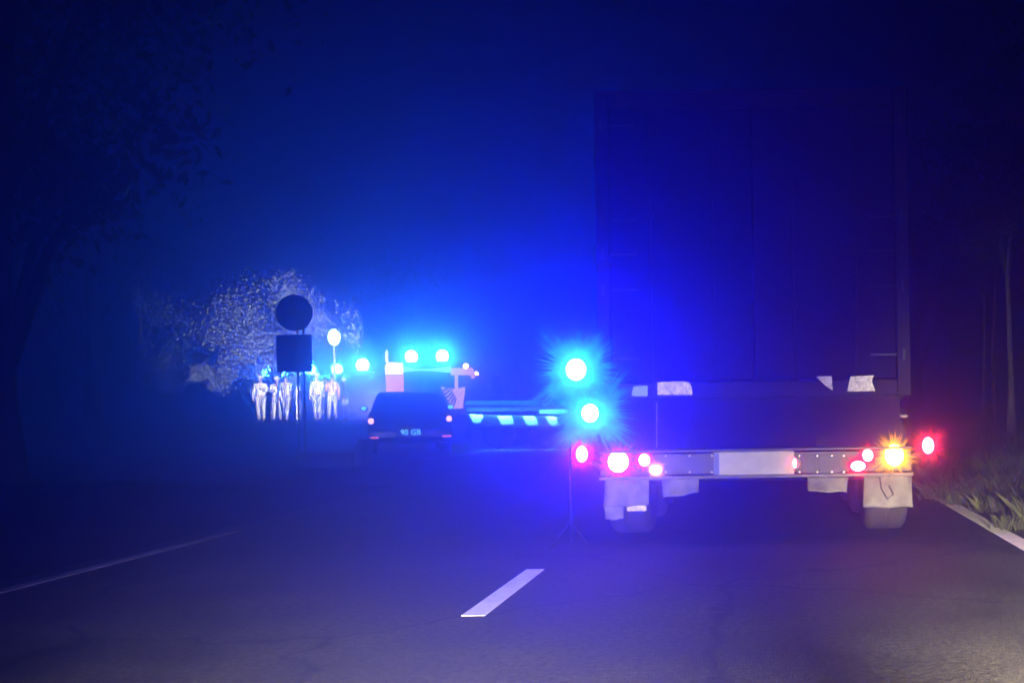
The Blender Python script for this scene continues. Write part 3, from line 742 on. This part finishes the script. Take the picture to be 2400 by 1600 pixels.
    if hat == 'helmet': MB().lathe([(-.01, .15), (.0, .135), (.05, .125), (.10, .09), (.125, .03), (.128, .001)], (hz[0], hz[1], hz[2] + .02), 'z', 16).build('helmet', 'helmet', p, smooth=True)
    else: MB().ball((hz[0], hz[1] + .015, hz[2] + .03), (.09, .105, .10), 12, 8).build('hair', 'hair', p, smooth=True)
    return p
person(612, 987, 44.2, 12, 'person in pale reflective clothing and helmet, leftmost of the standing people', 'vest', 'helmet', 1, .16, 1.84, 'trousers_pale')
person(633, 984, 46.0, -35, 'person in dark clothes half hidden between two paler people on the left', 'jacket_dark', 'hair', -1, .05, 1.70, 'trousers_dark')
person(650, 986, 44.8, 25, 'person in pale reflective clothing, middle of the left group under the square plate', 'vest', 'helmet', -1, .10, 1.80, 'trousers_pale')
person(671, 983, 44.4, -10, 'person in pale reflective clothing, nearest the slim white post', 'vest', 'hair', 1, .18, 1.86, 'trousers')
person(744, 975, 44.0, -5, 'person in a pale jacket and helmet left of the lamp mast', 'vest', 'helmet', 1, .12, 1.90, 'trousers')
person(762, 972, 45.2, 40, 'person in dark clothes between the helmeted one and the orange jacket', 'jacket_dark', 'hair', 0, .05, 1.74, 'trousers_dark')
person(779, 972, 44.6, 20, 'person in a pinkish orange jacket below the lamp mast', 'vest_orange', 'hair', -1, .14, 1.84, 'trousers_pale')
person(808, 960, 46.0, -25, 'person in a pale jacket standing right of the lamp mast', 'vest', 'helmet', -1, .08, 1.72, 'trousers_dark')

# ------------------------------------------------------------------ trees
def leaf_cloud(blobs, n, size, rnd, shell=.55):
    mb = MB()
    clumps = []
    for (c, r) in blobs:
        for _ in range(int(10 + 7 * r[0] * r[2] / 2)):
            while True:
                d = Vector((rnd.uniform(-1, 1), rnd.uniform(-1, 1), rnd.uniform(-1, 1)))
                if shell < d.length < 1: break
            clumps.append((Vector(c) + Vector((d.x * r[0], d.y * r[1], d.z * r[2])), min(r) * rnd.uniform(.14, .34)))
    for _ in range(n):
        c, r = clumps[int(rnd.random() ** 1.2 * len(clumps)) % len(clumps)]
        p = c + Vector((rnd.gauss(0, r), rnd.gauss(0, r), rnd.gauss(0, r * .75)))
        a = Vector((rnd.uniform(-1, 1), rnd.uniform(-1, 1), rnd.uniform(-.7, .7))).normalized()
        u = a.orthogonal().normalized(); w = a.cross(u)
        th = rnd.uniform(0, 6.28); u, w = u * math.cos(th) + w * math.sin(th), w * math.cos(th) - u * math.sin(th)
        s = size * rnd.uniform(.6, 1.4)
        k = len(mb.v)
        mb.v += [tuple(p - u * s), tuple(p + w * s * .5), tuple(p + u * s), tuple(p - w * s * .45)]
        mb.f.append((k, k + 1, k + 2, k + 3))
    return mb, clumps
def build_raw(mb, name, m, parent):
    me = bpy.data.meshes.new(name); me.from_pydata(mb.v, [], mb.f); me.update(); me.materials.append(M[m])
    o = bpy.data.objects.new(name, me); COL.objects.link(o); o.parent = parent; return o
def tree(x, y, Ht, blobs, n, size, label, leaf='leaf', bark='bark', tr0=.18, seed=1, name='broadleaf_tree', lean=0.0, group=None, limbs=16, low=.2):
    rnd = random.Random(seed)
    z0 = ground_z(x, y) - .05
    t = empty(name, (x, y, z0)); tag(t, label, 'tree', group)
    tk = MB()
    pts = []; steps = 7
    for i in range(steps + 1):
        u = i / steps; pts.append((lean * u * u * Ht + rnd.uniform(-.05, .05) * Ht * .12 * (i > 0), rnd.uniform(-.04, .04) * Ht * .1, u * Ht * .86))
    tk.tube(pts, [tr0 * (1 - .82 * i / steps) * (1.35 if i == 0 else 1) for i in range(steps + 1)], 9)
    mb, cl = leaf_cloud(blobs, n, size, rnd)
    for c, r in rnd.sample(cl, min(len(cl), limbs)):                   # limbs reach into the clumps
        i = min(steps - 1, max(1, int(steps * min(.9, max(low, (c.z - .25 * Ht) / Ht)))))
        s = Vector(pts[i]); mid = s.lerp(c, .5) + Vector((0, 0, .12 * (c - s).length))
        w = tr0 * (1 - .8 * i / steps) * .5
        tk.tube([s, mid, c], [w, w * .6, w * .2], 6)
    tk.build('trunk', bark, t, smooth=True)
    build_raw(mb, 'crown', leaf, t)
    return t
# the pale lit tree behind the road sign
c0 = P(640, 800, 47.5)
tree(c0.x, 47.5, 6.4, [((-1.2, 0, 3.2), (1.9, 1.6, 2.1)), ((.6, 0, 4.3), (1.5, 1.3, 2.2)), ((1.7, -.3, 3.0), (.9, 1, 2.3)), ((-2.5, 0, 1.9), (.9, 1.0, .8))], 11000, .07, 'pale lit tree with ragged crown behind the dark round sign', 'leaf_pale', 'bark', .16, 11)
c1 = P(950, 740, 40)
tree(c1.x, 40, 6.2, [((.2, 0, 4.3), (1.7, 1.4, 1.4)), ((1.0, 0, 3.6), (.9, 1, 1.6)), ((-1.0, 0, 3.8), (1.1, 1, 1.2))], 6500, .075, 'faint teal lit tree rising behind the rescue van', 'leaf', 'bark', .15, 12)
c2 = P(330, 760, 48)
tree(c2.x, 48, 6.4, [((0, 0, 3.6), (2.2, 1.8, 2.6)), ((-1.5, 0, 2.6), (1.4, 1.4, 1.6))], 7000, .08, 'dim tree at the far left of the pale van', 'leaf', 'bark', .17, 13)
# big dark trees that frame the left
for k, (x, y, Ht, lab) in enumerate([(-10.6, 15.5, 10.5, 'large dark tree at the left edge of the picture, nearest the road'), (-16.5, 24, 13, 'tall dark tree behind the nearest left tree'),
                                     (-24, 40, 14, 'tall black tree high above the far left van'), (-30, 30, 13, 'black tree at the outer left edge')]):
    tree(x, y, Ht, [((0, 0, Ht * .66), (Ht * .28, Ht * .25, Ht * .30)), ((Ht * .14, 0, Ht * .80), (Ht * .2, Ht * .2, Ht * .18)), ((-Ht * .15, .5, Ht * .5), (Ht * .2, Ht * .2, Ht * .2))], 9000, .11, lab, 'leaf', 'bark', .28, 30 + k)
# trees on the right verge
for k, (px, py, y, Ht, lab, bk) in enumerate([(2370, 1048, 24.5, 9.5, 'slender birch with pale trunk on the right verge', 'birch_bark'), (2334, 1040, 29, 10, 'thin curved dark tree left of the pale birch', 'bark'),
                                       (2306, 1030, 34, 10, 'thin birch trunk catching blue light on the right', 'birch_bark')]):
    p = P(px, py, y)
    tree(p.x, y, Ht, [((.2, 0, Ht * .72), (1.5, 1.4, Ht * .24)), ((-.3, 0, Ht * .55), (1.2, 1.1, Ht * .14))], 4500, .08, lab, 'leaf', bk, .075 if k != 1 else .06, 50 + k, 'birch_tree' if 'birch' in bk else 'thin_tree', lean=.012, limbs=7, low=.5)
for k, (x, y, Ht, lab) in enumerate([(9.5, 21, 11, 'dark tree at the right edge beyond the birches'), (6.2, 44, 13, 'dark tree far down the right verge'), (11.5, 38, 14, 'tall black tree in the upper right'), (4.9, 60, 13, 'far tree rising beyond the trailer on the right')]):
    tree(x, y, Ht, [((0, 0, Ht * .64), (Ht * .26, Ht * .25, Ht * .30)), ((-Ht * .12, 0, Ht * .80), (Ht * .18, Ht * .18, Ht * .17)), ((Ht * .13, .5, Ht * .48), (Ht * .2, Ht * .2, Ht * .2))], 8000, .11, lab, 'leaf', 'bark', .26, 60 + k)
# the wood far behind
for k in range(9):
    x = -34 + k * 6.2 + random.uniform(-2, 2); y = random.uniform(78, 100); Ht = random.uniform(10, 15)
    tree(x, y, Ht, [((0, 0, Ht * .62), (3.6, 3.2, Ht * .32))], 2200, .22, 'tree in the dark wood far behind the vans', 'leaf', 'bark', .26, 80 + k, group='trees of the far wood')
# frame of a sign on the right verge
sp = P(2226, 930, 40); spt = P(2226, 806, 40)
so_ = empty('sign_frame', (sp.x, 40, ground_z(sp.x, 40))); tag(so_, 'thin post with a horizontal name board at its top, right of the trailer', 'sign post')
hz = spt.z - so_.location.z
MB().tube([(0, 0, 0), (0, 0, hz)], .035, 8).build('post', 'post_grey', so_, smooth=True)
part_box('board', (.42, -.04, P(2250, 822, 40).z - so_.location.z), (.80, .02, .16), 'post_grey', so_)

# ------------------------------------------------------------------ verge grass, shrubs, stones
rnd = random.Random(21)
gm = MB()
def blade(x, y, h, w):
    z = ground_z(x, y) - .01; a = rnd.uniform(0, 6.28); lx, ly = rnd.gauss(0, .35) * h, rnd.gauss(0, .35) * h
    dx, dy = math.cos(a) * w, math.sin(a) * w; k = len(gm.v)
    gm.v += [(x - dx, y - dy, z), (x + dx, y + dy, z), (x + lx * .4 + dx * .6, y + ly * .4 + dy * .6, z + h * .6), (x + lx, y + ly, z + h)]
    gm.f += [(k, k + 1, k + 2), (k, k + 2, k + 3)]
for _ in range(46000):
    y = 6.5 + 30 * rnd.random() ** 1.8; x = 2.32 + 6.5 * rnd.random() ** 1.3
    cl = .5 + .5 * math.sin(x * 3.1 + math.sin(y * 1.3) * 2) * math.sin(y * 1.9 + x)
    if rnd.random() < .25 + .75 * cl: blade(x, y, (.08 + .22 * cl) * rnd.uniform(.5, 1.3), .003 + .003 * rnd.random())
for _ in range(1500):
    y = 13 + 18 * rnd.random(); x = -6.0 - 7 * rnd.random() ** 1.1
    if y > 15 and x > -10.8: continue
    blade(x, y, .03 + .09 * rnd.random(), .005)
for px, Y, r in [(2215, 12.5, .16), (2262, 11.8, .15), (2300, 13, .2), (2345, 11, .16), (2385, 9.6, .12), (2330, 15, .25)]:   # denser tussocks
    x0 = P(px, 1100, Y).x
    for _ in range(420):
        blade(x0 + rnd.gauss(0, r * .7), Y + rnd.gauss(0, r * .7), r * rnd.uniform(.5, 1.5), .004)
go = gm.build('grass', 'grass'); tag(go, 'rough dry grass on the verges', 'grass', kind='stuff')
for k, (px, py, r, lab) in enumerate([(2392, 1202, .085, 'rounded pale stone in the grass at the right edge'), (2262, 1140, .05, 'small pale stone in the grass near the edge line')]):
    dx = P(px, py, 1).x; dz = P(px, py, 1).z - H
    Y = (H - .12) / -dz
    st = MB().ball((0, 0, 0), (r * 1.2, r, r * .8), 12, 8)
    rr_ = random.Random(k); st.v = [tuple(c * rr_.uniform(.88, 1.1) for c in v) for v in st.v]
    s_ = st.build('stone', 'stone', smooth=True, loc=(dx * Y, Y, ground_z(dx * Y, Y) + r * .4)); tag(s_, lab, 'stone')

# ------------------------------------------------------------------ haze
hz_ = MB().box((0, 66, 8), (190, 190, 19)).build('haze', 'soil'); tag(hz_, 'added blue mist that stands in for the glare of the lamps', 'haze', kind='stuff')
hm = bpy.data.materials.new('haze'); hm.use_nodes = True; hn = hm.node_tree.nodes; hn.clear()
ho = hn.new('ShaderNodeOutputMaterial'); ad_ = hn.new('ShaderNodeAddShader')
for k, (colr, dens, gg) in enumerate((((.19, .19, 1.0, 1), 0.045, 0.78), ((.92, .95, 1.0, 1), 0.013, 0.980))):   # mist added for glare: blue-tinted broad veil + tight lobe for the halos
    pv = hn.new('ShaderNodeVolumePrincipled')
    pv.inputs['Color'].default_value = colr; pv.inputs['Density'].default_value = dens; pv.inputs['Anisotropy'].default_value = gg
    hm.node_tree.links.new(pv.outputs[0], ad_.inputs[k])
hm.node_tree.links.new(ad_.outputs[0], ho.inputs['Volume'])
hz_.data.materials.clear(); hz_.data.materials.append(hm)
